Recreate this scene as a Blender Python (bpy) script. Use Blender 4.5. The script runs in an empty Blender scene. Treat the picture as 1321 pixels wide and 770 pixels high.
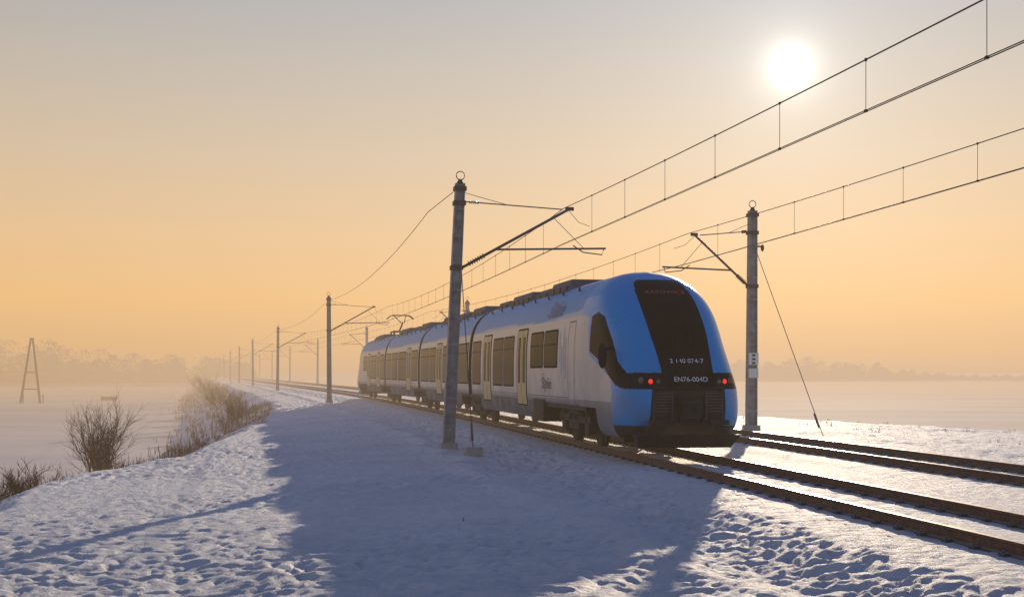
import bpy, math, random
import numpy as np
from mathutils import Vector, Matrix
random.seed(7); rng=np.random.RandomState(5)
sc=bpy.context.scene
sc.view_settings.view_transform='Standard'
sc.view_settings.look='None'
sc.view_settings.exposure=0
SUN=Vector((0.2115,1.0,0.2312)).normalized()
SUNH=Vector((0.2115,1.0,0)).normalized()

# ------------------------------------------------------------ materials
def N(nt,t,**kw):
    n=nt.nodes.new(t)
    for k,v in kw.items(): setattr(n,k,v)
    return n
def math_n(nt,op,a,b=None,c=None,clamp=False):
    n=N(nt,'ShaderNodeMath',operation=op); n.use_clamp=clamp
    for i,x in enumerate((a,b,c)):
        if x is None: continue
        if isinstance(x,(int,float)): n.inputs[i].default_value=x
        else: nt.links.new(x,n.inputs[i])
    return n.outputs[0]
def vmath(nt,op,a,b=None):
    n=N(nt,'ShaderNodeVectorMath',operation=op)
    for i,x in enumerate((a,b)):
        if x is None: continue
        if isinstance(x,(tuple,list,Vector)): n.inputs[i].default_value=tuple(x)
        else: nt.links.new(x,n.inputs[i])
    return n
def mixc(nt,f,a,b,mode='MIX'):
    n=N(nt,'ShaderNodeMix',data_type='RGBA',blend_type=mode)
    for i,x in ((0,f),(6,a),(7,b)):
        if isinstance(x,(int,float)): n.inputs[i].default_value=x
        elif isinstance(x,(tuple,list)): n.inputs[i].default_value=(x[0],x[1],x[2],1)
        else: nt.links.new(x,n.inputs[i])
    return n.outputs[2]
def maprange(nt,x,a,b,c=0,d=1):
    n=N(nt,'ShaderNodeMapRange'); nt.links.new(x,n.inputs[0])
    for i,v in enumerate((a,b,c,d)): n.inputs[i+1].default_value=v
    return n.outputs[0]
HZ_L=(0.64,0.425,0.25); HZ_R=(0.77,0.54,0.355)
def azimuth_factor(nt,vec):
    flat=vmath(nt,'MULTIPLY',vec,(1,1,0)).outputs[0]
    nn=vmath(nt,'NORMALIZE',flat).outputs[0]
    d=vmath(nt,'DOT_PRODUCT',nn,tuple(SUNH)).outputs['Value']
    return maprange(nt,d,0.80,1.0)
hz=bpy.data.node_groups.new('painted_haze','ShaderNodeTree')  # mist painted into every material as warm emission growing with distance, no volume
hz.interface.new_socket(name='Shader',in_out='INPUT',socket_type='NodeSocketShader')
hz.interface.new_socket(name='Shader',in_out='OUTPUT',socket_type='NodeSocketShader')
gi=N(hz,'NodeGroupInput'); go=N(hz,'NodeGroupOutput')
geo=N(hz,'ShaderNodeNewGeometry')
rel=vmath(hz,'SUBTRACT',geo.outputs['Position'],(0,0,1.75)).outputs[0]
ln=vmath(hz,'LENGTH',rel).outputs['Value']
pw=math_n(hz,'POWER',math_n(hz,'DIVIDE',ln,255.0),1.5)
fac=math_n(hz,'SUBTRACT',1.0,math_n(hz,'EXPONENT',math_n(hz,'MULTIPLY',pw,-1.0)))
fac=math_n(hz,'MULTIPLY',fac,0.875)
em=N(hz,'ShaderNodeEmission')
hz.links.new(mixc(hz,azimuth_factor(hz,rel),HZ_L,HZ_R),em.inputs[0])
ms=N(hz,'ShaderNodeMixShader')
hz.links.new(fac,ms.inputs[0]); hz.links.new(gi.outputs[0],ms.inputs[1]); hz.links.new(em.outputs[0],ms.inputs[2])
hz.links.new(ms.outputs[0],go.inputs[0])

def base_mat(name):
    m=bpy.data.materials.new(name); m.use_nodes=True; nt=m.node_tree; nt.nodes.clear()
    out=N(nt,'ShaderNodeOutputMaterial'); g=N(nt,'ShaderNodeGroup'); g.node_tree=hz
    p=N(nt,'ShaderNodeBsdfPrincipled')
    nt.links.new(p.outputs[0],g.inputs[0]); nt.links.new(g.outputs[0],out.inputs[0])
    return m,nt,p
def mat(name,col,rough=0.5,metal=0.0,var=0.15,scale=6.0,bump=0.0,bscale=40.0,col2=None,emit=None,coat=0.0,frost=0.0,spec=0.4,ior=1.45):
    m,nt,p=base_mat(name)
    tc=N(nt,'ShaderNodeTexCoord')
    nz=N(nt,'ShaderNodeTexNoise'); nz.inputs['Scale'].default_value=scale; nz.inputs['Detail'].default_value=5
    nt.links.new(tc.outputs['Object'],nz.inputs['Vector'])
    c2=col2 if col2 else tuple(max(0,c*(1-var*2)) for c in col)
    c1=col if col2 else tuple(min(1,c*(1+var)) for c in col)
    f=maprange(nt,nz.outputs['Fac'],0.3,0.7)
    c=mixc(nt,f,c1,c2)
    if frost>0:
        g=N(nt,'ShaderNodeNewGeometry'); sx=N(nt,'ShaderNodeSeparateXYZ'); nt.links.new(g.outputs['Normal'],sx.inputs[0])
        ff=maprange(nt,sx.outputs[2],0.3,0.9,0,frost)
        c=mixc(nt,ff,c,(0.75,0.78,0.82))
    nt.links.new(c,p.inputs['Base Color'])
    p.inputs['Roughness'].default_value=rough; p.inputs['Metallic'].default_value=metal
    p.inputs['Coat Weight'].default_value=coat; p.inputs['Specular IOR Level'].default_value=spec; p.inputs['IOR'].default_value=ior
    if bump>0:
        b=N(nt,'ShaderNodeBump'); b.inputs['Strength'].default_value=bump; b.inputs['Distance'].default_value=0.02
        n2=N(nt,'ShaderNodeTexNoise'); n2.inputs['Scale'].default_value=bscale; n2.inputs['Detail'].default_value=4
        nt.links.new(tc.outputs['Object'],n2.inputs['Vector'])
        nt.links.new(n2.outputs['Fac'],b.inputs['Height']); nt.links.new(b.outputs[0],p.inputs['Normal'])
    if emit:
        p.inputs['Emission Color'].default_value=(*emit[:3],1); p.inputs['Emission Strength'].default_value=emit[3]
    return m
M_conc=mat('weathered_concrete',(0.36,0.35,0.34),0.85,bump=0.4,scale=9,frost=0.6)
M_steel=mat('galvanised_steel',(0.27,0.28,0.30),0.55,metal=0.1,scale=4,var=0.2)
M_dsteel=mat('dark_steel',(0.07,0.068,0.07),0.6,metal=0.2,frost=0.35)
M_wire=mat('wire_copper_dark',(0.045,0.035,0.03),0.5,metal=0.2)
M_insul=mat('insulator_brown',(0.10,0.05,0.03),0.25)
M_rail=mat('rusty_rail',(0.125,0.065,0.047),0.6,scale=12,var=0.3,bump=0.3,frost=.2)
M_railtop=mat('rail_head_steel',(0.42,0.34,0.30),0.30,metal=0.9,scale=8)
M_black=mat('black_underframe',(0.020,0.019,0.020),0.65,scale=5,var=0.3,bump=0.2,frost=0.06)
M_glass=mat('tinted_window_glass',(0.022,0.019,0.017),0.10,var=0.4,scale=1.2,spec=0.5,ior=1.045)
M_rubber=mat('black_rubber',(0.02,0.02,0.02),0.7,spec=0.3,ior=1.1)
M_door=mat('cream_yellow_door_paint',(0.60,0.51,0.26),0.4,scale=2,var=0.08,spec=.5,ior=1.2)
M_grey=mat('grey_roof_panel',(0.10,0.12,0.15),0.7,frost=0.25,spec=0.2)
M_white=mat('white_marking',(0.75,0.75,0.75),0.5,var=0.02)
M_lblue=mat('light_blue_marking',(0.10,0.42,0.75),0.4,var=0.05)
M_navy=mat('navy_marking',(0.01,0.05,0.16),0.4,var=0.05)
M_red=mat('tail_lamp_red',(0.6,0.02,0.02),0.3,emit=(1.0,0.03,0.02,0.9))
M_lens=mat('headlamp_lens',(0.15,0.155,0.17),0.1)
M_wood=mat('dark_tarred_wood',(0.07,0.05,0.04),0.8)
M_twig=mat('bare_twigs',(0.10,0.065,0.042),0.9,col2=(0.20,0.145,0.10),spec=0.1)
M_grass=mat('dry_grass_blades',(0.26,0.18,0.10),0.9,col2=(0.15,0.105,0.07),spec=0.1)
M_far=mat('winter_tree_crowns',(0.08,0.07,0.06),1.0,scale=0.3,var=0.3,spec=0.0)

def attr_paint():
    m,nt,p=base_mat('train_body_paint')
    a=N(nt,'ShaderNodeAttribute'); a.attribute_name='paint'
    r=N(nt,'ShaderNodeAttribute'); r.attribute_name='rgh'
    tc=N(nt,'ShaderNodeTexCoord')
    nz=N(nt,'ShaderNodeTexNoise'); nz.inputs['Scale'].default_value=1.3; nz.inputs['Detail'].default_value=8; nz.inputs['Roughness'].default_value=0.65
    nt.links.new(tc.outputs['Object'],nz.inputs['Vector'])
    sx=N(nt,'ShaderNodeSeparateXYZ'); nt.links.new(tc.outputs['Object'],sx.inputs[0])
    low=maprange(nt,sx.outputs[2],0.5,2.2,1.0,0.15)
    d=math_n(nt,'MULTIPLY',maprange(nt,nz.outputs['Fac'],0.38,0.75),math_n(nt,'MULTIPLY',low,0.7))
    c=mixc(nt,d,a.outputs['Color'],(0.14,0.125,0.115))
    nt.links.new(c,p.inputs['Base Color'])
    rr=math_n(nt,'ADD',r.outputs['Fac'],math_n(nt,'MULTIPLY',d,0.25))
    nt.links.new(rr,p.inputs['Roughness'])
    p.inputs['Specular IOR Level'].default_value=0.5
    nt.links.new(maprange(nt,r.outputs['Fac'],0.13,0.26,1.06,1.33),p.inputs['IOR'])
    return m
M_paint=attr_paint()

def snow_mat():
    m,nt,p=base_mat('snow')
    tc=N(nt,'ShaderNodeTexCoord')
    n1=N(nt,'ShaderNodeTexNoise'); n1.inputs['Scale'].default_value=0.6; n1.inputs['Detail'].default_value=6
    nt.links.new(tc.outputs['Object'],n1.inputs['Vector'])
    c=mixc(nt,maprange(nt,n1.outputs['Fac'],0.3,0.7),(0.84,0.86,0.89),(0.73,0.75,0.80))
    at=N(nt,'ShaderNodeAttribute'); at.attribute_name='bed'
    n2=N(nt,'ShaderNodeTexNoise'); n2.inputs['Scale'].default_value=7; n2.inputs['Detail'].default_value=8; n2.inputs['Roughness'].default_value=0.7
    nt.links.new(tc.outputs['Object'],n2.inputs['Vector'])
    f=math_n(nt,'MULTIPLY',maprange(nt,n2.outputs['Fac'],0.53,0.68),at.outputs['Fac'],clamp=True)
    c=mixc(nt,f,c,(0.19,0.15,0.12))
    nt.links.new(c,p.inputs['Base Color'])
    p.inputs['Roughness'].default_value=0.7
    p.inputs['Specular IOR Level'].default_value=0.25
    n3=N(nt,'ShaderNodeTexNoise'); n3.inputs['Scale'].default_value=13; n3.inputs['Detail'].default_value=9; n3.inputs['Roughness'].default_value=0.72
    nt.links.new(tc.outputs['Object'],n3.inputs['Vector'])
    b=N(nt,'ShaderNodeBump'); b.inputs['Strength'].default_value=1.0; b.inputs['Distance'].default_value=0.085
    nt.links.new(n3.outputs['Fac'],b.inputs['Height']); nt.links.new(b.outputs[0],p.inputs['Normal'])
    return m
M_snow=snow_mat()
def ice_mat():
    m,nt,p=base_mat('snow_covered_ice')
    tc=N(nt,'ShaderNodeTexCoord')
    mp=N(nt,'ShaderNodeMapping'); mp.inputs['Scale'].default_value=(0.35,1.0,1.0); nt.links.new(tc.outputs['Object'],mp.inputs[0])
    n1=N(nt,'ShaderNodeTexNoise'); n1.inputs['Scale'].default_value=0.06; n1.inputs['Detail'].default_value=8
    nt.links.new(mp.outputs[0],n1.inputs['Vector'])
    c=mixc(nt,maprange(nt,n1.outputs['Fac'],0.4,0.62),(0.64,0.61,0.60),(0.50,0.485,0.49))
    nt.links.new(c,p.inputs['Base Color']); p.inputs['Roughness'].default_value=0.9; p.inputs['Specular IOR Level'].default_value=0.05
    b=N(nt,'ShaderNodeBump'); b.inputs['Strength'].default_value=0.3; b.inputs['Distance'].default_value=0.2
    n3=N(nt,'ShaderNodeTexNoise'); n3.inputs['Scale'].default_value=0.8; n3.inputs['Detail'].default_value=6
    nt.links.new(mp.outputs[0],n3.inputs['Vector'])
    nt.links.new(n3.outputs['Fac'],b.inputs['Height']); nt.links.new(b.outputs[0],p.inputs['Normal'])
    return m
M_ice=ice_mat()

# ------------------------------------------------------------ mesh helpers
def link(ob,parent=None):
    sc.collection.objects.link(ob)
    if parent: ob.parent=parent
    return ob
def empty(name):
    e=bpy.data.objects.new(name,None); e.empty_display_size=0.5; return link(e)
class MB:
    def __init__(s,mats): s.v=[];s.f=[];s.m=[];s.mats=mats;s.sm=[]
    def face(s,idx,m=0,smooth=False): s.f.append(idx);s.m.append(m);s.sm.append(smooth)
    def box(s,c,a,b,d,m=0):
        c=Vector(c);a=Vector(a);b=Vector(b);d=Vector(d);o=len(s.v)
        for i in(-1,1):
            for j in(-1,1):
                for k in(-1,1): s.v.append(c+a*i+b*j+d*k)
        for q in((0,1,3,2),(4,6,7,5),(0,4,5,1),(2,3,7,6),(0,2,6,4),(1,5,7,3)): s.face([o+x for x in q],m)
    def taper(s,c0,c1,a0,b0,a1,b1,m=0):
        o=len(s.v)
        for c,a,b in((c0,a0,b0),(c1,a1,b1)):
            for i,j in((-1,-1),(1,-1),(1,1),(-1,1)): s.v.append(Vector(c)+Vector(a)*i+Vector(b)*j)
        for q in((3,2,1,0),(4,5,6,7),(0,1,5,4),(1,2,6,5),(2,3,7,6),(3,0,4,7)): s.face([o+x for x in q],m)
    def tube(s,p,q,r1,r2=None,n=8,m=0,cap=True):
        s.poly([p,q],[r1,r2 if r2 is not None else r1],n,m,cap)
    def poly(s,pts,rad,n=8,m=0,cap=True):
        pts=[Vector(p) for p in pts]
        if isinstance(rad,(int,float)): rad=[rad]*len(pts)
        o=len(s.v)
        for i,p in enumerate(pts):
            d=(pts[min(i+1,len(pts)-1)]-pts[max(i-1,0)])
            if d.length<1e-9: d=Vector((0,0,1))
            d.normalize()
            up=Vector((0,0,1)) if abs(d.z)<0.95 else Vector((1,0,0))
            x=d.cross(up).normalized(); y=x.cross(d)
            for k in range(n):
                a=2*math.pi*k/n; s.v.append(p+(x*math.cos(a)+y*math.sin(a))*rad[i])
        for i in range(len(pts)-1):
            for k in range(n):
                k2=(k+1)%n
                s.face([o+i*n+k,o+i*n+k2,o+(i+1)*n+k2,o+(i+1)*n+k],m,True)
        if cap:
            s.face([o+k for k in range(n)][::-1],m); s.face([o+(len(pts)-1)*n+k for k in range(n)],m)
    def ell(s,c,ax,ay,az,m=0,nu=14,nv=9):
        c=Vector(c);o=len(s.v)
        for j in range(nv+1):
            t=math.pi*j/nv
            for i in range(nu):
                a=2*math.pi*i/nu
                s.v.append(c+Vector(ax)*math.sin(t)*math.cos(a)+Vector(ay)*math.sin(t)*math.sin(a)+Vector(az)*math.cos(t))
        for j in range(nv):
            for i in range(nu):
                i2=(i+1)%nu; s.face([o+j*nu+i,o+(j+1)*nu+i,o+(j+1)*nu+i2,o+j*nu+i2],m,True)
    def obj(s,name,parent=None):
        me=bpy.data.meshes.new(name); me.from_pydata([tuple(v) for v in s.v],[],s.f)
        for mm in s.mats: me.materials.append(mm)
        me.polygons.foreach_set('material_index',s.m); me.polygons.foreach_set('use_smooth',s.sm)
        me.update()
        return link(bpy.data.objects.new(name,me),parent)
def grid_mesh(name,P,mats,parent=None,wrap=False,smooth=True,keep=None,attrs=None,colors=None,extra=None):
    """P: rows x cols x 3"""
    r,c,_=P.shape
    idx=np.arange(r*c).reshape(r,c)
    if wrap: idx2=np.concatenate([idx,idx[:,:1]],1)
    else: idx2=idx
    q=np.stack([idx2[:-1,:-1],idx2[:-1,1:],idx2[1:,1:],idx2[1:,:-1]],-1).reshape(-1,4)
    V=P.reshape(-1,3)
    if keep is not None: q=q[keep(V[q].mean(1),q)]
    me=bpy.data.meshes.new(name)
    me.vertices.add(len(V)); me.vertices.foreach_set('co',V.astype(np.float32).ravel())
    me.loops.add(q.size); me.loops.foreach_set('vertex_index',q.astype(np.int32).ravel())
    me.polygons.add(len(q)); me.polygons.foreach_set('loop_start',(np.arange(len(q))*4).astype(np.int32))
    me.polygons.foreach_set('use_smooth',np.full(len(q),smooth))
    me.update(calc_edges=True); me.validate()
    for k,a in (attrs or {}).items():
        at=me.attributes.new(k,'FLOAT','POINT'); at.data.foreach_set('value',a.astype(np.float32).ravel())
    if colors is not None:
        at=me.attributes.new('paint','FLOAT_COLOR','POINT')
        at.data.foreach_set('color',np.concatenate([colors.reshape(-1,3),np.ones((len(V),1))],1).astype(np.float32).ravel())
    for m in mats: me.materials.append(m)
    return link(bpy.data.objects.new(name,me),parent)

# ------------------------------------------------------------ track geometry
def cx(Y):
    Y=np.asarray(Y,float)
    d=np.clip(Y,30,130)-30
    return 8.34-0.173*Y-d*d/2800-np.maximum(Y-130,0)*(100/1400)
_Y=np.arange(-120,1200,0.25); _X=cx(_Y)
_S=np.concatenate([[0],np.cumsum(np.hypot(np.diff(_X),np.diff(_Y)))]); _S-=np.interp(27.0,_Y,_S)
def Y2s(Y): return float(np.interp(Y,_Y,_S))
def frame(s):
    Y=float(np.interp(s,_S,_Y)); X=float(cx(Y))
    dX=float(cx(Y+0.5)-cx(Y-0.5)); T=Vector((dX,1,0)).normalized(); R=Vector((T.y,-T.x,0))
    return Vector((X,Y,0)),T,R
def Pt(s,u,z):
    C,T,R=frame(s); return C+R*u+Vector((0,0,z))
def PtA(s,u,z):
    s=np.asarray(s,float);Y=np.interp(s,_S,_Y);X=cx(Y);dX=cx(Y+.5)-cx(Y-.5);l=np.sqrt(dX*dX+1)
    return np.stack([X+u/l,Y-u*dX/l,np.broadcast_to(z,X.shape) if np.ndim(z)==0 else z],-1)
TR2=4.8

# ------------------------------------------------------------ noise
_g=rng.rand(256,256)*2*math.pi; _gx=np.cos(_g);_gy=np.sin(_g)
def perlin(x,y):
    xi=np.floor(x).astype(int);yi=np.floor(y).astype(int);xf=x-xi;yf=y-yi
    def g(a,b,fx,fy): 
        A=a&255;B=b&255; return _gx[A,B]*fx+_gy[A,B]*fy
    u=xf*xf*xf*(xf*(xf*6-15)+10);v=yf*yf*yf*(yf*(yf*6-15)+10)
    n0=g(xi,yi,xf,yf)*(1-u)+g(xi+1,yi,xf-1,yf)*u
    n1=g(xi,yi+1,xf,yf-1)*(1-u)+g(xi+1,yi+1,xf-1,yf-1)*u
    return (n0*(1-v)+n1*v)*1.4

# ------------------------------------------------------------ ground
LAKE=-4.0
def edgeL(Y): return np.interp(Y,[0,23,37,61,100],[-15,-13.2,-11.8,-8.5,-7.0])
def edgeR(Y): return np.interp(Y,[0,50,80,120],[21,21,13,11])
def ground_base(v,Y):
    eL=edgeL(Y);eR=edgeR(Y)
    z=np.interp(v,[-3.5,-2.9,-1.95,-1.3,2.0,2.4,2.8,3.2,6.4,7.0,8.4],[-.42,-.38,-.19,-.168,-.168,-.22,-.22,-.168,-.168,-.2,-.38])
    q=np.clip((-3.5-v)/(-3.5-eL),0,1)
    zl=-.42-.24*q+np.clip((27-Y)/9,0,1)*.20*np.clip(q*5,0,1)*(1-.8*q)
    z=np.where(v<-3.5,zl,z)
    z=np.where(v<eL,-.66+np.clip((27-Y)/9,0,1)*.04-(eL-v)*0.42,z)
    zr=-.38-.18*np.clip((v-8.4)/(eR-8.4),0,1)
    z=np.where(v>8.4,zr,z); z=np.where(v>eR,-.56-(v-eR)*0.4,z)
    return np.maximum(z,-6.5)
rows=list(np.arange(-80,4,2.0))+list(np.arange(4,10.5,.15)); y=10.5
while y<700: rows.append(y); y+=max(.040,.0037*y)
rows=np.array(rows)
cols=np.concatenate([np.arange(-70,-20,3.0),np.arange(-20,-14.5,.3),np.arange(-14.5,-1.8,.045),np.arange(-1.8,9,.09),np.arange(9,25,.25),np.arange(25,75,4.0)])
VV,YY=np.meshgrid(cols,rows); XX=cx(YY)+VV*1.015
Z=ground_base(VV,YY)
off=perlin(XX/7,YY/7)*0.9
Z2=ground_base(VV+off*np.clip((np.abs(VV)-4)/4,0,1),YY)
outer=np.clip((-VV-3.3)/1.0,0,1)+np.clip((VV-8.4)/1.5,0,1)
outer=np.clip(outer,0,1)
Z=Z*(1-outer)+Z2*outer
sho=np.exp(-((VV+2.7)/0.9)**2)+np.exp(-((VV-7.6)/0.9)**2)
wx=XX+.14*perlin(XX/.6,YY/.6+5);wy=YY+.14*perlin(XX/.6+9,YY/.6)
l0=perlin(wx/.5,wy/.5);l1=perlin(wx/.23,wy/.23); l2=perlin(wx/.12+7,wy/.12); l3=perlin(XX/2.3,YY/2.3); l4=perlin(wx/.75+3,wy/.75+9)
pit=-np.clip(perlin(wx/.19+20,wy/.19+3)-.10,0,1)
pit2=-np.clip(perlin(wx/.34+50,wy/.34+33)-.30,0,1)
lump=.014*l0+.026*l1+.019*l2+.05*l3+.018*np.abs(l4)+.062*pit+.07*pit2
patch=np.clip(.95+.7*perlin(XX/6+2,YY/6+4),.6,1.3)
Z+=outer*(lump*patch)
Z+=sho*(.05*l1+.03*l2+.03*l4+.1*pit)*(1-outer)
bed=np.clip(1-outer,0,1)
Z+=bed*(1-np.clip(sho,0,1))*(.012*l1+.009*l2+.012*l4+.006)
Z+=.09*np.exp(-((VV+4.1+.5*l3)/.35)**2)
dirt=np.where((VV>-2.3)&(VV<7.4),1.0,0.0)*.28+np.exp(-((VV+2.9)/.5)**2)*.35
dirt=np.where(VV<-4,np.clip(.18*perlin(XX/3,YY/3),0,1),dirt)
bankL=np.clip((edgeL(YY)-.5-VV)/2,0,1)*np.clip((YY-55)/30,0,1)
dirt=np.maximum(dirt,bankL*.8)
grid_mesh('snow_ground',np.stack([XX,YY,Z],-1),[M_snow],attrs={'bed':dirt})
me=bpy.data.meshes.new('frozen_lake'); B=7000
me.from_pydata([(-B,-B,LAKE),(B,-B,LAKE),(B,B,LAKE),(-B,B,LAKE)],[],[(0,1,2,3)]); me.materials.append(M_ice)
link(bpy.data.objects.new('frozen_lake',me))

def gz(X,Y):
    v=(X-float(cx(Y)))/1.015
    return float(ground_base(np.array(v),np.array(Y)))

# ------------------------------------------------------------ railway tracks
prof=[(-.07,-.16),(-.07,-.147),(-.013,-.13),(-.011,-.045),(-.036,-.032),(-.037,-.006),(-.031,0),(.031,0),(.037,-.006),(.036,-.032),(.011,-.045),(.013,-.13),(.07,-.147),(.07,-.16)]
sl=np.concatenate([np.arange(-80,130,1.0),np.arange(130,620,5.0)])
for ti,uc in enumerate((0.0,TR2)):
    tr=empty('railway_track')
    for ri,uo in enumerate((-.7525,.7525)):
        P=np.stack([PtA(sl,uc+uo+du,z) for du,z in prof],1)
        o=grid_mesh('rail_%d'%(ri+1),P,[M_rail,M_railtop],tr,wrap=True,smooth=False)
        nc=len(prof); mi=np.zeros(len(o.data.polygons),dtype=np.int32); mi[(np.arange(len(mi))%nc)==6]=1
        o.data.polygons.foreach_set('material_index',mi)
    b=MB([M_conc,M_dsteel])
    s=-32
    while s<(150 if ti==0 else 110):
        C,T,R=frame(s); c=C+R*uc
        b.taper(c+Vector((0,0,-.36)),c+Vector((0,0,-.163)),R*1.25,T*.15,R*1.24,T*.11)
        if s<60:
            for uo in(-.7525,.7525):
                for sd in(-1,1):
                    b.box(c+R*(uo+sd*.115)+Vector((0,0,-.14)),R*.04,T*.055,Vector((0,0,.022)),1)
                    b.tube(c+R*(uo+sd*.125)+Vector((0,0,-.13)),c+R*(uo+sd*.125)+Vector((0,0,-.095)),.015,n=6,m=1)
        s+=.6
    b.obj('sleepers',tr)

# ------------------------------------------------------------ train
train=empty('passenger_train')
half=[(0,.30),(.6,.30),(1.1,.32),(1.30,.42),(1.385,.7),(1.425,1.1),(1.44,1.5),(1.44,2.0),(1.43,2.4),(1.405,2.75),(1.36,3.05),(1.28,3.32),(1.14,3.58),(.94,3.80),(.68,3.96),(.36,4.05),(0,4.08)]
H=np.array(half)
def uz(z): 
    hz_=H[2:]; return float(np.interp(z,hz_[:,1],hz_[:,0]))
def resample(pts,n):
    pts=np.array(pts,float)
    for _ in range(3):
        q=[pts[0]]
        for a,b2 in zip(pts[:-1],pts[1:]): q+= [a*.75+b2*.25,a*.25+b2*.75]
        q.append(pts[-1]); pts=np.array(q)
    L=np.concatenate([[0],np.cumsum(np.hypot(*np.diff(pts,axis=0).T))])
    t=np.linspace(0,L[-1],n); return np.stack([np.interp(t,L,pts[:,0]),np.interp(t,L,pts[:,1])],1)
ZC=1.7;PE=2.6
def tfz(z): return 0.62*np.maximum(z-1.4,0)**1.2+0.35*np.maximum(.75-z,0)
def Lz(z): return np.interp(z,[.3,1.4,4.1],[1.35,1.6,1.9])
def tumble(t,z):
    """plan taper of the cab: narrower towards the tip and towards the roof"""
    k=np.clip((z-.85)/1.7,0,1); k=k*k*(3-2*k)
    q=np.clip(t/4.2,0,1); q=1-q*q*(3-2*q)
    return 1-(.135*k+.035*(z>-9))*q
hc=resample(half,400)
_ang=np.arctan2(hc[:,0],-(hc[:,1]-ZC))
_rad=np.hypot(hc[:,0],hc[:,1]-ZC)
def nose_t(u,z):
    t=.4
    for _ in range(5):
        uu=abs(u)/float(tumble(t,z))
        a=math.atan2(uu,-(z-ZC)); R_=float(np.interp(a,_ang,_rad)); r=min(math.hypot(uu,z-ZC)/R_,.9999)
        t=float(tfz(z)+Lz(z)*(1-(1-r**PE)**(1/PE)))
    return t
def inpoly(x,y,poly):
    ins=np.zeros(x.shape,bool); n=len(poly)
    for i in range(n):
        x1,y1=poly[i];x2,y2=poly[(i+1)%n]
        c=((y1>y)!=(y2>y))&(x<(x2-x1)*(y-y1)/(y2-y1+1e-12)+x1); ins^=c
    return ins
BLUE=np.array([.010,.29,.72]);WHITE=np.array([.50,.51,.515]);BLK=np.array([.008,.008,.009]);MBLK=np.array([.016,.016,.018])
sidewin=[(3.15,3.02),(2.75,3.1),(2.3,2.98),(1.75,2.5),(1.25,1.98),(.8,1.74),(0,1.72),(0,1.4),(.7,1.40),(1.1,1.48),(1.7,1.72),(2.4,2.02),(3.15,2.22)]
def side_paint(s,z,u):
    c=np.broadcast_to(WHITE,s.shape+(3,)).copy()
    bl=z>3.16+.1*np.sin(s*.5)*np.exp(-s/20)
    c[bl]=BLUE*.9
    st=(z>3.06)&(~bl); c[st]=np.array([.22,.35,.48])
    c[(z<1.12)]=np.array([.18,.20,.235]); 
    r=np.full(s.shape,.30); r[bl]=.42
    return c,r
TN=4.2
def build_nose(name,s_tip,sgn,nps,ncol,nrow2):
    h=resample(half,ncol)
    ring=np.concatenate([h,(h*np.array([-1,1]))[::-1][1:-1]],0)
    ps=np.linspace(0.004,math.pi/2,nps)
    rr=np.sin(ps)**(2/PE); gg=1-np.cos(ps)**(2/PE)
    U=ring[None,:,0]*rr[:,None]; Zz=ZC+(ring[None,:,1]-ZC)*rr[:,None]
    Tt=tfz(Zz)+Lz(Zz)*gg[:,None]
    k=np.linspace(0,1,nrow2)[1:,None]
    t_end=Tt[-1][None]
    U=np.concatenate([U,np.repeat(U[-1:],nrow2-1,0)]);Zz=np.concatenate([Zz,np.repeat(Zz[-1:],nrow2-1,0)])
    Tt=np.concatenate([Tt,t_end*(1-k)+TN*k])
    au=np.abs(U)
    wsw=.73-.12*np.clip((Zz-2.9)/.9,0,1)**2-.12*np.clip((2.5-Zz)/.8,0,1)
    ws=(Zz>1.70)&(Zz<3.82)&(au<wsw)&(Tt<3.3)
    corner=(Zz>3.58)&((au-.39)**2+(Zz-3.58)**2>.24**2)&(au>.39); ws&=~corner
    sw=inpoly(Tt,Zz,sidewin)&(au>.5)
    band=(Zz>1.42)&(Zz<1.74)&(Tt<.9)
    gr=(au<.83)&(Zz<1.44)&(Tt<1.2)
    skirt=(Zz<.64)&(Tt<2.6)
    C,Rg=side_paint(Tt,Zz,U)
    nearfront=(Tt<1.25)|(inpoly(Tt,Zz,[(0,1.3),(1.25,1.3),(1.4,1.6),(3.2,2.15),(3.35,3.0),(4.4,3.16),(4.4,5),(0,5)]))
    C[nearfront]=BLUE; Rg[nearfront]=.27
    hi=nearfront&(Zz>3.5)&(Tt>2.8); Rg[hi]=.38
    C[skirt&nearfront]=MBLK;Rg[skirt&nearfront]=.6
    for msk,col,ro in((band,BLK,.12),(sw,BLK,.09),(gr,MBLK,.5),(ws,BLK,.07)):
        C[msk]=col;Rg[msk]=ro
    Uf=U*tumble(Tt,Zz)
    Tt=Tt+np.where(gr&~band,.10*np.clip((.83-au)/.06,0,1)*np.clip((1.44-Zz)/.06,0,1),0)
    P=PtA((s_tip+sgn*Tt),Uf*sgn,Zz)
    P[...,2]=Zz
    tm=Tt.ravel();zm=Zz.ravel()
    def keep(cen,q): return ~((tm[q].mean(1)>2.55)&(zm[q].mean(1)<.95))
    o=grid_mesh(name,P,[M_paint],train,wrap=True,smooth=True,keep=keep,attrs={'rgh':Rg},colors=C)
    return o
build_nose('front_cab_shell',0.0,1,220,280,120)
TL=72.2
build_nose('rear_cab_shell',TL,-1,80,90,40)

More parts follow.
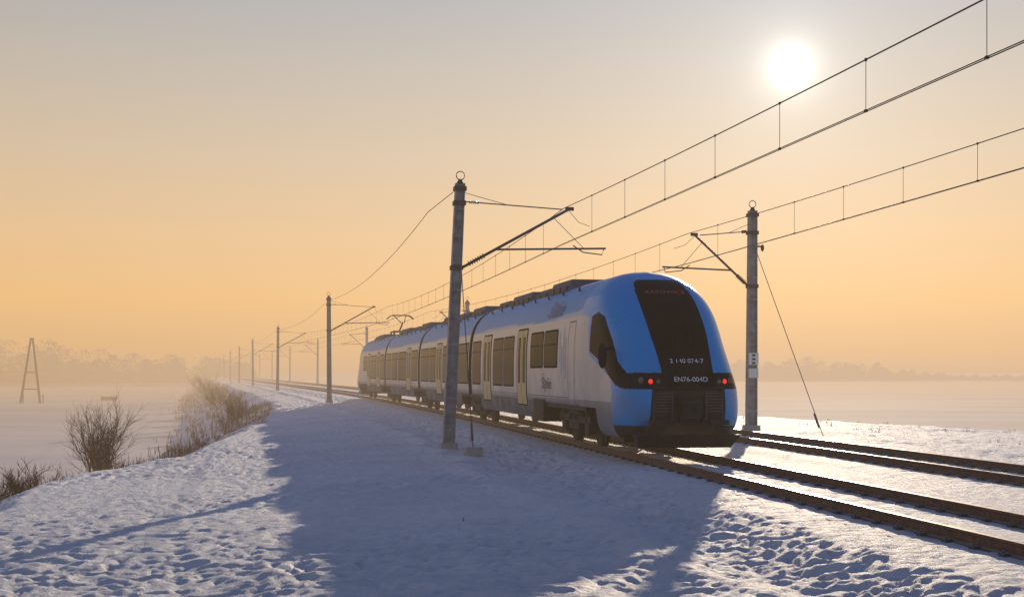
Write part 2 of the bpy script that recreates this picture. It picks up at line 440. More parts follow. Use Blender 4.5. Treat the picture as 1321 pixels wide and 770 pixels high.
def shell(s0,s1,name):
    hh=hc[hc[:,1]>=.95]; hh=hh[hh[:,0]>=0]
    hh=hh[::4]
    hh=np.vstack([hh,[0,4.08]])
    ring=np.concatenate([[[0,.95]],hh,(hh[:-1]*np.array([-1,1]))[::-1]],0)
    n=max(2,int((s1-s0)/.5)+1); ss=np.linspace(s0,s1,n)
    P=np.stack([PtA(ss,u,float(z)) for u,z in ring],1)
    S=np.repeat(ss[:,None],len(ring),1);Zz=np.repeat(ring[None,:,1],n,0)
    C,Rg=side_paint(S,Zz,None)
    grid_mesh(name,P,[M_paint],train,wrap=True,smooth=True,attrs={'rgh':Rg},colors=C)
    b=MB([M_black])
    for se in(s0,s1):
        o=len(b.v)
        for u,z in ring: b.v.append(Pt(se,u,z))
        b.face(list(range(o,o+len(ring))))
    b.obj('end_walls',train)
joints=[21.5,37.2,52.9]
ends=[TN]+sum([[j-.35,j+.35] for j in joints],[])+[TL-TN]
for i in range(4): shell(ends[2*i],ends[2*i+1],'body_section_%d'%(i+1))
b=MB([M_rubber])
for j in joints:
    for k in range(5):
        s=j-.30+k*.15
        sc_=0.90 if k%2 else .96
        ringv=[(u*sc_,.95+(z-.95)*(.965 if k%2 else .985)) for u,z in [(1.4,.96),(1.43,1.5),(1.44,2.2),(1.39,2.8),(1.25,3.35),(.94,3.78),(.5,3.98),(0,4.05)]]
        full=ringv+[(-u,z) for u,z in ringv[::-1][1:]]
        o=len(b.v)
        for u,z in full: b.v.append(Pt(s,u,z))
        if k>0:
            m=len(full)
            for i in range(m-1): b.face([o-m+i,o-m+i+1,o+i+1,o+i])
b.obj('gangway_bellows',train)

def panel(b,s0,s1,z0,z1,off,m,side=-1,rc=0.0):
    nz_=max(2,int((z1-z0)/.12)+1); 
    zs=np.linspace(z0,z1,nz_) if rc==0 else np.unique(np.concatenate([z0+rc*(1-np.cos(np.linspace(0,math.pi/2,5))),np.linspace(z0+rc,z1-rc,nz_),z1-rc*(1-np.cos(np.linspace(0,math.pi/2,5)))]).round(5))
    ns=max(1,int((s1-s0)/1.0)+1)
    o=len(b.v)
    for z in zs:
        ins=0
        if rc>0:
            d=min(z-z0,z1-z)
            if d<rc: ins=rc-math.sqrt(max(rc*rc-(rc-d)**2,0))
        for i in range(ns+1):
            s=s0+ins+(s1-s0-2*ins)*i/ns
            b.v.append(Pt(s,side*(uz(z)+off),float(z)))
    for j in range(len(zs)-1):
        for i in range(ns):
            a=o+j*(ns+1)+i; f=[a,a+1,a+ns+2,a+ns+1]
            b.face(f if side>0 else f[::-1],m,True)
wins=[(6.5,8.25,1.86,2.84),(8.35,10.15,1.86,2.84),(12.75,14.6,1.32,2.84),(14.7,16.55,1.32,2.84),(19.1,21.0,1.32,2.84),
 (22.0,24.9,1.32,2.84),(25.4,27.2,1.32,2.84),(27.3,29.1,1.32,2.84),(31.3,33.4,1.32,2.84),(33.6,36.6,1.32,2.84),
 (37.8,40.4,1.32,2.84),(42.6,46.3,1.32,2.84),(46.6,49.6,1.32,2.84),(49.9,52.3,1.32,2.84),
 (53.5,55.8,1.32,2.84),(58.0,59.8,1.32,2.84),(60.0,61.6,1.32,2.84),(63.9,66.2,1.86,2.84)]
doors=[(10.75,12.15),(17.0,18.5),(29.5,31.0),(40.8,42.3),(56.2,57.7),(62.0,63.5)]
M_seat=mat('window_vent_bar',(0.10,0.09,0.08),0.6,scale=3,var=.5,spec=.3,ior=1.1)
b=MB([M_rubber,M_glass,M_seat]); d=MB([M_rubber,M_door,M_glass,M_white,M_lblue,M_dsteel])
for side in(-1,1):
    for s0,s1,z0,z1 in wins:
        panel(b,s0,s1,z0,z1,.004,0,side,.10)
        panel(b,s0+.05,s1-.05,z0+.05,z1-.05,.009,1,side,.07)
        if s1-s0>1.5: panel(b,s0+.05,s1-.05,z1-.40,z1-.36,.012,2,side)
    for s0,s1 in doors:
        mid=(s0+s1)/2
        panel(d,s0-.09,s1+.09,.80,3.0,.004,0,side,.08)
        for a0,a1 in((s0,mid-.015),(mid+.015,s1)):
            panel(d,a0,a1,.84,2.95,.010,1,side,.05)
            panel(d,a0+.17,a1-.17,1.45,2.75,.014,0,side,.08)
            panel(d,a0+.20,a1-.20,1.48,2.72,.018,2,side,.07)
    for a in(4.55,5.25): panel(d,a,a+.02,1.0,2.95,.003,0,side)
    panel(d,4.55,5.27,2.95,2.97,.003,0,side)
    for a,z0,z1,w in((5.5,1.6,2.6,.12),(5.74,1.8,2.85,.09),(5.98,1.7,2.4,.09),(6.2,2.0,2.75,.06)): panel(d,a,a+w,z0,z1,.005,4,side,.02)
    panel(d,5.62,5.7,1.9,2.2,.006,1,side,.02)
    for a in np.arange(5.6,21,1.55): panel(d,a,a+.012,1.13,1.30,.002,5,side)
    panel(d,5.3,21.1,1.125,1.14,.002,5,side)
b.obj('side_windows',train); d.obj('doors_and_markings',train)
M_skirt=mat('skirt_grey',(0.16,0.175,0.20),0.55,scale=2,var=0.3,ior=1.25)
b=MB([M_skirt,M_black])
bog=[5.9,21.5,37.2,52.9,66.3]
iv=[]; 
for a,c in zip(bog[:-1],bog[1:]): iv.append((a+2.3,c-2.3))
for a,c in iv:
    x=a
    while x<c-.3:
        e=min(x+2.2,c)
        for side in(-1,1):
            panel(b,x,e-.03,.50,.98,.001,0,side)
        x=e
    C0,T,R=frame((a+c)/2)
    b.box(C0+Vector((0,0,.72)),R*1.2,T*((c-a)/2-.2),Vector((0,0,.2)),1)
for s in bog:
    C0,T,R=frame(s)
    b.box(C0+Vector((0,0,.90)),R*1.38,T*2.3,Vector((0,0,.045)),1)
C0,T,R=frame(8.9); b.box(C0+Vector((0,0,.74)),R*1.455,T*.70,Vector((0,0,.29)),1)
b.obj('skirts',train)
M_bog=mat('bogie_dirty_steel',(0.035,0.031,0.029),0.7,scale=8,var=0.4,frost=0.15)
b=MB([M_bog,M_railtop])
Zv=Vector((0,0,1))
for s in bog:
    for ax in(-1.3,1.3):
        C0,T,R=frame(s+ax)
        b.tube(C0+R*-.95+Zv*.43,C0+R*.95+Zv*.43,.08,n=10)
        for sd in(-1,1):
            c=C0+R*sd*.75+Zv*.43
            b.tube(c-R*.065,c+R*.065,.43,.43,n=32)
            b.tube(c-R*sd*.10,c-R*sd*.065,.46,.46,n=32)
            b.tube(c+R*sd*.066,c+R*sd*.075,.33,.33,n=24)
            b.box(C0+R*sd*1.02+Zv*.43,R*.10,T*.20,Zv*.16)
            b.tube(C0+R*sd*1.05+Zv*.55,C0+R*sd*1.05+Zv*.85,.11,n=12)
    C0,T,R=frame(s)
    for sd in(-1,1):
        b.box(C0+R*sd*1.05+Zv*.62,R*.09,T*1.75,Zv*.09)
        b.box(C0+R*sd*1.05+Zv*.50,R*.10,T*.55,Zv*.14)
        for k in(-.3,.3): b.tube(C0+R*sd*1.08+T*k+Zv*.6,C0+R*sd*1.08+T*k+Zv*.9,.14,n=14)
        for k in(-1.95,1.95): b.box(C0+R*sd*.78+T*k+Zv*.35,R*.05,T*.05,Zv*.22)
        b.tube(C0+R*sd*1.17+T*-1.2+Zv*.72,C0+R*sd*1.17+T*.2+Zv*.80,.045,n=8)
    b.box(C0+Zv*.62,R*1.0,T*.3,Zv*.12)
b.obj('bogies',train)
b=MB([M_grey,M_dsteel,M_insul])
def rbox(s0,s1,w,z0,z1,m=0):
    n=max(1,int((s1-s0)/2))
    for k in range(n):
        a=s0+(s1-s0)*k/n; c=s0+(s1-s0)*(k+1)/n-.06
        C0,T,R=frame((a+c)/2)
        b.taper(C0+Zv*z0,C0+Zv*z1,R*w,T*(c-a)/2,R*(w*.82),T*((c-a)/2-.08),m)
for s0,s1,w,z1 in((8.2,10.8,.8,4.22),(11.4,13.0,.7,4.17),(13.6,17.0,.8,4.21),(18.0,20.2,.7,4.17),
    (22.6,25.6,.8,4.22),(26.5,29.0,.8,4.18),(30,34,.8,4.22),(38.6,42,.8,4.22),(43.5,46,.7,4.18),(47,51,.8,4.22),(60,63.5,.8,4.22),(64.2,66,.7,4.18)):
    rbox(s0,s1,w,3.86,z1)
    for sd in(-1,1):
        for kk in np.arange(s0+.4,s1-.3,.8):
            q=Pt(kk,sd*w*.97,3.98); b.box(q,R*.05,T*.25,Zv*.06,1)
for s in np.arange(6,68,1.9):
    if any(abs(s-j)<.8 for j in joints): continue
    for sd in(-1,1): b.tube(Pt(s,sd*.98,3.76),Pt(s,sd*.98,3.86),.03,n=6,m=1)
b.obj('roof_equipment',train)
ps=57.0; b=MB([M_dsteel,M_insul])
C0,T,R=frame(ps)
for su in(-.5,.5):
    for st in(-.8,.8): b.tube(C0+R*su+T*st+Zv*4.0,C0+R*su+T*st+Zv*4.28,.06,n=8,m=1)
    b.tube(C0+R*su-T*.9+Zv*4.3,C0+R*su+T*.9+Zv*4.3,.035)
b.tube(C0-R*.55+T*.8+Zv*4.3,C0+R*.55+T*.8+Zv*4.3,.035); b.tube(C0-R*.55-T*.8+Zv*4.3,C0+R*.55-T*.8+Zv*4.3,.035)
knee=C0+T*-1.1+Zv*4.82
b.tube(C0+T*.6+Zv*4.33,knee,.06,.05)
for sd in(-1,1): b.tube(knee+R*sd*.1,C0+R*sd*.35+T*.2+Zv*5.27,.03)
for tt in(.02,.38):
    b.poly([C0+T*tt+R*-.85+Zv*5.10,C0+T*tt+R*-.62+Zv*5.28,C0+T*tt+R*-.5+Zv*5.33,C0+T*tt+R*.5+Zv*5.33,C0+T*tt+R*.62+Zv*5.28,C0+T*tt+R*.85+Zv*5.10],.032,n=6)
b.tube(C0+R*-.4+T*.02+Zv*5.28,C0+R*-.4+T*.38+Zv*5.28,.02);b.tube(C0+R*.4+T*.02+Zv*5.28,C0+R*.4+T*.38+Zv*5.28,.02)
b.obj('pantograph',train)
def nose_fit(s_tip,sgn,lit):
    b=MB([M_rubber,M_red if lit else M_lens,M_lens,M_dsteel,M_black,M_glass])
    C0,T,R=frame(s_tip); T=T*sgn; R=R*sgn
    def q(u,z,o=0.0): return Pt(s_tip+sgn*(nose_t(u,z)-o),u*sgn,z)
    for sd in(-1,1):
        for u,z,r,m in((.78,1.56,.055,1),(.94,1.58,.075,2),(.64,1.56,.05,2)):
            c=q(sd*u,z,.0); nrm=(-T+R*sd*(.25+.5*(u-.5))).normalized()
            b.tube(c-nrm*.03,c+nrm*.018,r*1.25,r*1.2,n=20,m=0)
            b.ell(c+nrm*.016,R*r,Zv*r,nrm*.03,m)
        b.poly([q(sd*.10,1.80,.03),q(sd*.22,2.2,.035),q(sd*.18,2.75,.03)],.012,n=6)
        b.poly([q(sd*.18-.05,2.05,.02),q(sd*.19,2.5,.03),q(sd*.2,3.0,.02)],.014,n=5)
        if sd<0:
            t_m=1.5; c=Pt(s_tip+sgn*t_m,sgn*sd*1.50,2.10)
            b.ell(c,R*.10,T*.10,Zv*.27,0)
            b.tube(Pt(s_tip+sgn*(t_m+.25),sgn*sd*1.15,2.3),c+Zv*.12,.03,n=6)
        for k in range(9):
            z=.82+k*.062; b.box(q(sd*.55,z,-.07),R*.17,T*.02,Zv*.014,3)
        b.box(q(sd*.55,1.07,-.13),R*.18,T*.02,Zv*.30,4)
        for e in(-.19,.19): b.box(q(sd*.55+e,1.07,-.06),R*.015,T*.03,Zv*.31,3)
        b.box(Pt(s_tip+sgn*1.0,sgn*sd*1.0,.33),R*.22,T*.25,Zv*.05,4)
        b.box(Pt(s_tip+sgn*.12,sgn*sd*.62,.72),R*.2,T*.12,Zv*.05,4)
    b.tube(Pt(s_tip+sgn*.5,0,.98),Pt(s_tip-sgn*.0,0,.98),.10,n=12,m=3)
    b.taper(Pt(s_tip+sgn*.1,0,.98),Pt(s_tip-sgn*.13,0,.98),R*.16,Zv*.18,R*.2,Zv*.15,4)
    b.tube(Pt(s_tip-sgn*.14,.08*sgn,1.0),Pt(s_tip-sgn*.22,.08*sgn,1.0),.05,.03,n=10,m=4)
    for sd in(-1,1): b.poly([Pt(s_tip+sgn*.1,sd*.27,1.25),Pt(s_tip-sgn*.05,sd*.28,1.05),Pt(s_tip-sgn*.05,sd*.27,.85),Pt(s_tip+sgn*.1,sd*.22,.72)],.018,n=6,m=0)
    b.taper(Pt(s_tip+sgn*.45,0,.18),Pt(s_tip+sgn*.30,0,.46),R*1.0,T*.05,R*1.12,T*.18,4)
    for sd in(-1,1): b.box(Pt(s_tip+sgn*1.7,sgn*sd*.95,.42),R*.04,T*.8,Zv*.12,4)
    b.obj('nose_fittings',train)
nose_fit(0.0,1,True); nose_fit(TL,-1,False)
def text(body,size,loc,rx,rz,m,shear=0):
    cu=bpy.data.curves.new('lettering','FONT'); cu.body=body; cu.size=size; cu.align_x='CENTER'; cu.align_y='CENTER'; cu.extrude=.002; cu.shear=shear
    cu.materials.append(m)
    o=bpy.data.objects.new('lettering',cu); link(o,train)
    o.location=loc; o.rotation_euler=(math.radians(rx),0,rz)
C0,T,R=frame(0); rzf=math.atan2(R.y,R.x)
text('2 140 034-7',.15,Pt(nose_t(0,1.98)-.02,0,1.98),56,rzf,M_white)
text('EN76-004D',.15,Pt(nose_t(.02,1.60)-.02,.02,1.60),68,rzf,M_white)
M_led=mat('led_display',(0.02,0.008,0.008),0.3,emit=(1,.25,.2,.06))
text('KATOWICE',.17,Pt(nose_t(0,3.5)-.03,0,3.5),38,rzf,M_led)
C0,T,R=frame(7.8); rzs=math.atan2(-T.y,-T.x)
text('Śląskie',.42,Pt(7.9,-(uz(1.5)+.012),1.45),90,rzs,M_navy,.2)
text('Śląskie',.62,Pt(7.4,-(uz(3.36)+.03),3.36),66,rzs,M_navy,.5)

# ------------------------------------------------------------ catenary
ZCW=5.38
polesL=[-22,37.3,93,155,215,275,335,395,455,515,575]; polesR=[-16,43.2,100,160,222,284,346,408,470]
def catenary_pole(Y,u0,dir_,reach,lean=0.0,guy=None,plate=False,detail=True):
    s=Y2s(Y); C0,T,R=frame(s); base=C0+R*u0; zg=gz(base.x,base.y)
    b=MB([M_steel,M_conc,M_dsteel,M_insul,M_white]); A=R*dir_
    ht=7.0 if dir_>0 else 7.2
    def w(a,z,l=0): return base+A*(a+lean*(z-zg))+T*l+Zv*z
    b.taper(w(0,zg-.4),w(0,zg+.22),R*.26,T*.26,R*.23,T*.23,1)
    z0=zg+.2
    for e in(-1,1):
        b.taper(w(0,z0)+R*e*.150,w(0,ht)+R*e*.120,R*.016,T*.15,R*.014,T*.12,0)
    b.taper(w(0,z0),w(0,ht),R*.136,T*.06,R*.108,T*.05,0)
    if detail:
        zz=z0+.5
        while zz<ht-.2:
            b.box(w(0,zz),R*(.155-.03*zz/7),T*.150*(1-.2*zz/7),Zv*.03,0); zz+=.75
        for zc_ in(4.65,6.45,ht-.15): b.box(w(0,zc_),R*.17,T*.17,Zv*.06,2)
    b.tube(w(0,ht),w(0,ht+.12),.10,.05,n=8,m=2)
    ringp=[w(0,ht+.22)+A*.12*math.cos(a)+Zv*.12*math.sin(a) for a in np.linspace(0,2*math.pi,13)]
    b.poly(ringp,.014,n=5,m=2,cap=False)
    p0=w(.14,4.65);p1=w(reach-.55,6.36)
    dv=(p1-p0); q1=p0+dv*.07;q2=p0+dv*.2
    b.tube(p0,q1,.04,m=2); b.tube(q1,p1,.04,m=2)
    for k in range(7): 
        c=q1+(q2-q1)*k/6; b.tube(c,c+dv.normalized()*.025,.085,.05,n=10,m=3)
    t0=w(.12,6.5);t1=w(reach-.75,6.34); b.tube(t0,t1,.018,m=2,n=6)
    for k in range(5):
        c=t0+(t1-t0)*(.06+.02*k); b.tube(c,c+(t1-t0).normalized()*.02,.06,.04,n=8,m=3)
    if detail:
        b.tube(w(.12,6.75),w((reach-.75)*.45,6.44),.009,m=2,n=5)
        b.poly([w(reach-.6,6.34),w(reach-.25,6.0,.1),w(reach+.1,5.9,.2)],.008,n=5,m=2)
    b.box(p1,A*.12,T*.03,Zv*.05,2)
    fr=(5.18-4.65)/(6.36-4.65); r0=p0+dv*fr; r1=w(reach+.55,5.26)
    b.tube(r0,r1,.028,m=2,n=8)
    b.tube(p0+dv*.85,w(reach-.1,5.26),.009,m=2,n=5)
    b.poly([w(reach+.5,5.26),w(reach+.45,5.08),w(reach-.1,5.14),w(reach-.4,5.33)],.018,n=6,m=2)
    if plate:
        b.box(w(0,2.2)-T*.18,R*.17,T*.012,Zv*.20,4); b.box(w(0,1.72)-T*.18,R*.17,T*.012,Zv*.16,4)
        for k in range(3): b.box(w(0,2.32-.13*k)-T*.196,R*.06,T*.003,Zv*.035,2)
        b.tube(w(0,ht-1.2)+R*.14,w(0,ht-1.2)+R*.36,.03,m=2); b.ell(w(0,ht-1.25)+R*.36,R*.06,T*.06,Zv*.12,3)
    if guy:
        for (gx_,gy_,gz_,zt,blk) in guy:
            g=Vector((gx_,gy_,gz_)); b.tube(w(0,zt),g+Zv*.1,.013,m=2,n=5)
            d2=(w(0,zt)-g).normalized(); b.tube(g+d2*.4,g+d2*.9,.03,m=2,n=6)
            if blk: b.taper(g-Zv*.3,g+Zv*.20,R*.24,T*.24,R*.20,T*.20,1)
    b.obj('catenary_pole')
for i,Y in enumerate(polesL):
    g=None
    if i==1: g=[(-.98,33.4,gz(-.98,33.4)+.08,5.9,True)]
    catenary_pole(Y,-3.7,1,3.7,lean=.045 if i==1 else random.uniform(-.01,.02),guy=g,detail=i<4)
for i,Y in enumerate(polesR):
    g=None
    if i==1:
        g=[(9.80,41.5,gz(9.80,41.5)+.02,6.2,False)]
    catenary_pole(Y,TR2+2.6,-1,2.6,lean=-.006,guy=g,plate=(i==1),detail=i<4)

def wire(b,pts,r): b.poly(pts,r,n=5,m=0,cap=False)
for ti,(uc,pl) in enumerate(((0,polesL),(TR2,polesR))):
    b=MB([M_wire]); sp=[Y2s(y_) for y_ in pl]
    for i in range(len(sp)-1):
        a,c=sp[i],sp[i+1]; z1=(.40 if ti==0 else -.35)*(1 if i%2==0 else -1); z2=-z1
        n=24 if i<3 else 10
        M_=[];K1=[];K2=[]
        rise=(lambda t:(.14*(1-t)) if i==0 else 0)
        def mz(t): return ZCW+rise(t)*1.3+.66+.34*(2*t-1)**2
        for k in range(n+1):
            t=k/n; s=a+(c-a)*t; u=uc+z1+(z2-z1)*t
            M_.append(Pt(s,u,mz(t))); K1.append(Pt(s,u-.02,ZCW+rise(t))); K2.append(Pt(s,u+.03,ZCW+rise(t)))
        wire(b,M_,.0115); wire(b,K1,.008); wire(b,K2,.008)
        nd=int((c-a)/3.05)
        if i<4:
            for k in range(1,nd):
                t=k/nd; s=a+(c-a)*t; u=uc+z1+(z2-z1)*t
                top=Pt(s,u,mz(t)); bot=Pt(s,u,ZCW+rise(t))
                b.tube(top,bot,.005,n=4,cap=False)
                b.box(bot,Vector((.02,0,0)),Vector((0,.03,0)),Zv*.018); b.box(top,Vector((.015,0,0)),Vector((0,.02,0)),Zv*.02)
    b.obj('overhead_wire')
b=MB([M_wire])
for i in range(1,len(polesL)-1):
    a,c=Y2s(polesL[i]),Y2s(polesL[i+1]); z0=6.75 
    wire(b,[Pt(a+(c-a)*k/16,-3.85+(.28 if k==0 else 0),z0-2.1*(k/16)*(1-k/16)) for k in range(17)],.011)
wire(b,[Pt(Y2s(37.3),-3.4,6.9),Pt(Y2s(48),-1.9,6.3),Pt(Y2s(60),-.3,6.1)],.007)
b.obj('overhead_wire')

# ------------------------------------------------------------ shrubs
def shrub(X,Y,z,h,w,stems,seed,name='bare_shrub',m=M_twig,thick=1.0):
    rd=random.Random(seed); b=MB([m])
    def br(p,d,L,r,lev):
        pts=[p];rad=[r];q=p.copy();dd=d.copy()
        n=3
        for k in range(n):
            dd=(dd+Vector((rd.gauss(0,.12),rd.gauss(0,.12),rd.gauss(.05,.08)))).normalized()
            q=q+dd*L/n; pts.append(q.copy()); rad.append(r*(1-.75*(k+1)/n))
        b.poly(pts,rad,n=3,cap=False)
        if lev>0:
            for k in range(rd.randint(5,8)):
                t=rd.uniform(.2,1.0); i=min(int(t*n),n-1); pp=pts[i].lerp(pts[i+1],t*n-i)
                nd=(dd+Vector((rd.gauss(0,.5),rd.gauss(0,.5),rd.gauss(.15,.3)))).normalized()
                br(pp,nd,L*rd.uniform(.35,.6),r*.55,lev-1)
    for k in range(stems):
        a=rd.uniform(0,2*math.pi); rr=rd.random()**.5
        d=Vector((math.cos(a)*w/h*rr*.8,math.sin(a)*w/h*rr*.8,1)).normalized()
        p=Vector((X+math.cos(a)*w*.15*rr,Y+math.sin(a)*w*.15*rr,z-.1))
        br(p,d,h*rd.uniform(.55,.85),.018*thick*rd.uniform(.7,1.2),2)
    b.obj(name)
def X_at(v,Y): return float(cx(Y))+v*1.015
def slope_shrub(v,Y,h,w,st,sd,th=1.0): 
    X=X_at(v,Y); shrub(X,Y,max(gz(X,Y),LAKE),h,w,st,sd,thick=th)
slope_shrub(-14.7,48,2.9,1.1,36,1,1.2)
shrub(-11.9,32.5,-1.55,1.2,1.5,18,2); shrub(-13.0,34.0,-1.9,1.2,1.5,18,3); shrub(-12.7,31.0,-1.7,1.1,1.4,14,33)
slope_shrub(-10.6,72,1.7,1.3,10,4,1.0); slope_shrub(-9.8,80,1.9,1.6,10,5,1.1); slope_shrub(-11.9,66,1.1,1.3,8,6,1.0)
slope_shrub(-12.3,60,1.0,1.3,8,7,1.0); slope_shrub(-10.6,90,1.5,1.6,9,8,1.2)
for k,(v,Y,h) in enumerate(((-10.2,100,1.7),(-10,115,1.9),(-10.5,130,2.1),(-11,150,2.4),(-10,170,2.5),(-11,195,2.8),(-11,225,3.0),(-11,260,3.4),(-10,300,3.6),(-12,340,4.0))):
    slope_shrub(v,Y,h,h*1.2,11,20+k,1.4+k*.15)
b=MB([M_grass]); rd=random.Random(3)
def tuft(X,Y,z,n,h,sp=.07,wd=.006):
    for k in range(n):
        a=rd.uniform(0,6.28); l=rd.uniform(.4,1)*h; bx=X+rd.gauss(0,sp);by=Y+rd.gauss(0,sp)
        dx=math.cos(a)*l*.5*rd.random();dy=math.sin(a)*l*.5*rd.random(); wv=Vector((math.sin(a),-math.cos(a),0))*wd
        o=len(b.v); p=Vector((bx,by,z-.05)); q=Vector((bx+dx*.5,by+dy*.5,z+l*.65)); r_=Vector((bx+dx,by+dy,z+l))
        b.v+= [p-wv,p+wv,q+wv,q-wv,r_]; b.face([o,o+1,o+2,o+3]); b.face([o+3,o+2,o+4])
for k in range(460):
    Y=rd.uniform(24,110); e=float(edgeL(np.array(Y))); v=e-abs(rd.gauss(.4,1.6))-.4; X=X_at(v,Y); tuft(X,Y,gz(X,Y),rd.randint(6,26),rd.uniform(.10,.42),rd.uniform(.05,.3))
for k in range(300):
    Y=rd.uniform(75,300); e=float(edgeL(np.array(Y))); v=e-rd.uniform(1,8); X=X_at(v,Y); tuft(X,Y,max(gz(X,Y),LAKE),14,rd.uniform(.3,.9),rd.uniform(.3,1.0),.012+.00008*Y)
for k in range(9):
    Y=rd.uniform(13,45); v=rd.uniform(-12,-3.6); X=X_at(v,Y); tuft(X,Y,gz(X,Y),3,.08,.03,.004)
for k in range(60):
    Y=rd.uniform(30,80); v=float(edgeR(np.array(Y)))-rd.uniform(-2,8); X=X_at(v,Y); tuft(X,Y,gz(X,Y),8,rd.uniform(.08,.25))
b.obj('dry_grass')

# ------------------------------------------------------------ distant trees
def treeline(name,x0,x1,Y,n,hf,seed,face=1.0):
    rd=random.Random(seed); b=MB([M_far])
    for i in range(n):
        X=x0+(x1-x0)*(i+rd.random())/n; yy=Y+rd.uniform(0,60); h=hf(X)*rd.uniform(.6,1.08); w=h*rd.uniform(.30,.42)
        b.tube((X,yy,LAKE-1),(X,yy,LAKE+h*.6),.2,.06,n=4)
        for k in range(6):
            a=rd.uniform(0,6.28); b.tube((X,yy,LAKE+h*rd.uniform(.15,.45)),(X+math.cos(a)*w*.8,yy+math.sin(a)*w*.5,LAKE+h*rd.uniform(.5,.9)),.1,.03,n=3)
        for k in range(420):
            th=rd.uniform(0,6.28); hh=rd.uniform(.03,1.0); prof_=math.sqrt(max(0,1-((hh-.42)/.60)**2))
            rr=w*prof_*(rd.random()**.45)*(1+.18*math.sin(th*3+i)+.12*math.sin(hh*17+i))
            p=Vector((X+math.cos(th)*rr,yy+math.sin(th)*rr,LAKE+h*hh)); sz=face*rd.uniform(.22,.6); u=Vector((rd.gauss(0,1),rd.gauss(0,1),rd.gauss(0,1.3))).normalized(); v_=u.orthogonal().normalized()
            o=len(b.v); b.v+=[p-u*sz,p+v_*sz*.4,p+u*sz,p-v_*sz*.4]; b.face([o,o+1,o+2,o+3])
    for k in range(int(abs(x1-x0)*14)):
        X=rd.uniform(x0,x1); p=Vector((X,Y+rd.uniform(-4,20),LAKE+.8+abs(rd.gauss(0,.20))*hf(X))); sz=face*rd.uniform(.5,1.2); u=Vector((rd.gauss(0,1),rd.gauss(0,.4),rd.gauss(0,.7))).normalized(); v_=u.orthogonal().normalized()
        o=len(b.v); b.v+=[p-u*sz,p+v_*sz*.6,p+u*sz,p-v_*sz*.6]; b.face([o,o+1,o+2,o+3])
    b.obj(name)
treeline('distant_trees',-330,-112,545,140,lambda X: float(np.interp(X,[-330,-222,-205,-190,-150,-112],[19,21,19,15,14,10])),1)
treeline('distant_trees',120,480,830,130,lambda X: float(np.interp(X,[120,150,200,235,260,300,480],[9,14,15,12,6,4,4])),2,1.5)
def bank(x0,x1,Y,name,mm):
    xs=np.linspace(x0,x1,60); ysn=np.array([Y-12,Y-4,Y+10,Y+60,Y+900]); zz=[LAKE-.3,LAKE+.7,LAKE+1.2,LAKE+1.8,LAKE+3.6]
    P=np.zeros((5,60,3))
    for j in range(5): P[j,:,0]=xs*(1+(j==4)*1.0);P[j,:,1]=ysn[j]+6*perlin(xs/40,xs*0+j);P[j,:,2]=zz[j]+.5*perlin(xs/17,xs*0+j*3)
    grid_mesh(name,P,[mm],attrs={'bed':np.full((5,60),.6)})
bank(-420,-100,540,'far_shore',M_ice); bank(110,560,825,'far_shore',M_ice)

# ------------------------------------------------------------ A-frame mast and raft on the ice
b=MB([M_wood,M_dsteel]); X0,Y0=-89.2,244.0; hM=11.9
ap=Vector((X0+.3,Y0,LAKE+hM))
for sd in(-1,1):
    ft=Vector((X0+sd*1.85,Y0,LAKE-.3)); b.tube(ft,ap+Vector((sd*.18,0,0)),.24,.18,n=10)
    b.tube(ft+Vector((0,1.5,0)),ft+Vector((0,1.5,2)),.1,n=6)
for f,r in((.22,.12),(.48,.11),(.94,.08)):
    a=Vector((X0-1.85,Y0,LAKE)).lerp(ap,f);c=Vector((X0+1.85,Y0,LAKE)).lerp(ap,f); b.tube(a,c,r,n=6)
b.box(ap+Vector((0,0,.1)),(.45,0,0),(0,.1,0),(0,0,.1),1)
b.obj('timber_a_frame_mast')
b=MB([M_wood,M_dsteel]); Xr,Yr=-83.0,272.0
b.box((Xr,Yr,LAKE+.3),(1.5,0,0),(0,1.0,0),(0,0,.3)); b.box((Xr,Yr,LAKE+.66),(1.6,0,0),(0,1.1,0),(0,0,.05),1)
for sx in(-1.3,1.3): b.tube((Xr+sx,Yr-.9,LAKE+.6),(Xr+sx,Yr-.9,LAKE+1.0),.06,n=6,m=1)
b.obj('floating_platform')

# ------------------------------------------------------------ world
w=bpy.data.worlds.new('World'); sc.world=w; w.use_nodes=True; nt=w.node_tree; nt.nodes.clear()
out=N(nt,'ShaderNodeOutputWorld'); bg=N(nt,'ShaderNodeBackground'); nt.links.new(bg.outputs[0],out.inputs[0])
tc=N(nt,'ShaderNodeTexCoord'); dirn=vmath(nt,'NORMALIZE',tc.outputs['Generated']).outputs[0]
sx=N(nt,'ShaderNodeSeparateXYZ'); nt.links.new(dirn,sx.inputs[0])
def ramp(fac,stops):
    r=N(nt,'ShaderNodeValToRGB'); nt.links.new(fac,r.inputs[0]); el=r.color_ramp.elements
    while len(el)>1: el.remove(el[-1])
    el[0].position=stops[0][0]; el[0].color=(*stops[0][1],1)
    for p_,c_ in stops[1:]:
        e=el.new(p_); e.color=(*c_,1)
    return r.outputs[0]
def L(r,g,b_): return tuple(((c/255+.055)/1.055)**2.4 for c in (r,g,b_))
zc=math_n(nt,'MAXIMUM',sx.outputs[2],0.0)
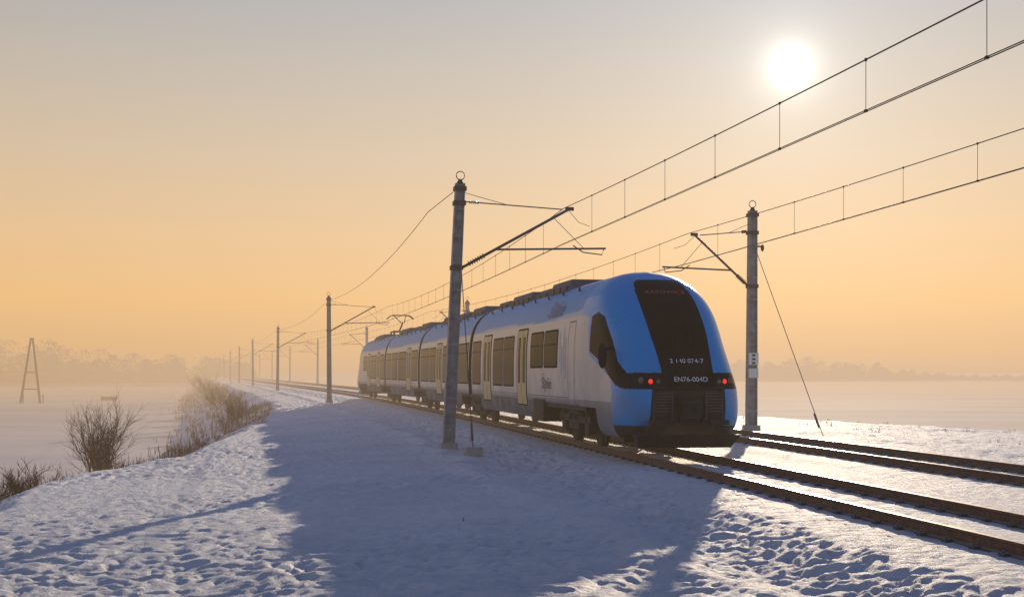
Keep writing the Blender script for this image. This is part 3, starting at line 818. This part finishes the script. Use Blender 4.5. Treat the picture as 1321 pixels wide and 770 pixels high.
front=ramp(zc,[(0,L(218,180,139)),(.02,L(229,185,133)),(.055,L(241,193,132)),(.10,L(234,195,146)),(.16,L(217,192,160)),(.22,L(198,185,168)),(.27,L(181,177,172)),(.36,L(118,130,158)),(.5,L(88,108,150)),(1.0,L(70,93,143))])
back=ramp(zc,[(0,(.46,.42,.41)),(.15,(.38,.38,.42)),(.4,(.17,.22,.34)),(1.0,L(70,93,143))])
az=azimuth_factor(nt,dirn)
tint=mixc(nt,az,(.95,.95,.96),(1.0,1.02,1.07))
front=mixc(nt,1.0,front,tint,'MULTIPLY')
bf=maprange(nt,sx.outputs[1],0.45,-0.35)
col=mixc(nt,bf,front,back)
sky=N(nt,'ShaderNodeTexSky'); sky.sky_type='NISHITA'; sky.sun_disc=False
sky.sun_elevation=math.asin(SUN.z); sky.sun_rotation=math.atan2(SUN.x,SUN.y); sky.dust_density=4; sky.air_density=1.2
sk=mixc(nt,1.0,sky.outputs[0],(.0015,.0015,.0015),'MULTIPLY')
col=mixc(nt,1.0,col,sk,'ADD')
dt=vmath(nt,'DOT_PRODUCT',dirn,tuple(SUN)).outputs['Value']; dt=math_n(nt,'MAXIMUM',dt,0.0)
for pw_,colr in((9,(.04,.045,.055)),(120,(.06,.07,.08)),(700,(.07,.075,.075)),(2000,(.12,.13,.13)),(6500,(.5,.46,.40))):
    g=math_n(nt,'POWER',dt,float(pw_))
    gc=mixc(nt,g,(0,0,0),colr); col=mixc(nt,1.0,col,gc,'ADD')
disc=maprange(nt,dt,.999860,.999905)
col=mixc(nt,1.0,col,mixc(nt,disc,(0,0,0),(4,3.8,3.4)),'ADD')
nt.links.new(col,bg.inputs[0]); bg.inputs[1].default_value=1.0

sd=bpy.data.lights.new('sun','SUN'); sd.energy=5.0; sd.angle=math.radians(.35); sd.color=(1,.80,.57)
so=bpy.data.objects.new('sun',sd); link(so); so.rotation_euler=(-SUN).to_track_quat('-Z','Y').to_euler(); so.location=(30,140,60)

cam=bpy.data.cameras.new('camera'); co=bpy.data.objects.new('camera',cam); link(co)
co.location=(0,0,1.75); co.rotation_euler=(math.radians(90),0,0)
cam.lens=46.33; cam.sensor_width=36; cam.shift_y=95/1321; cam.clip_end=12000; cam.clip_start=.1
sc.camera=co
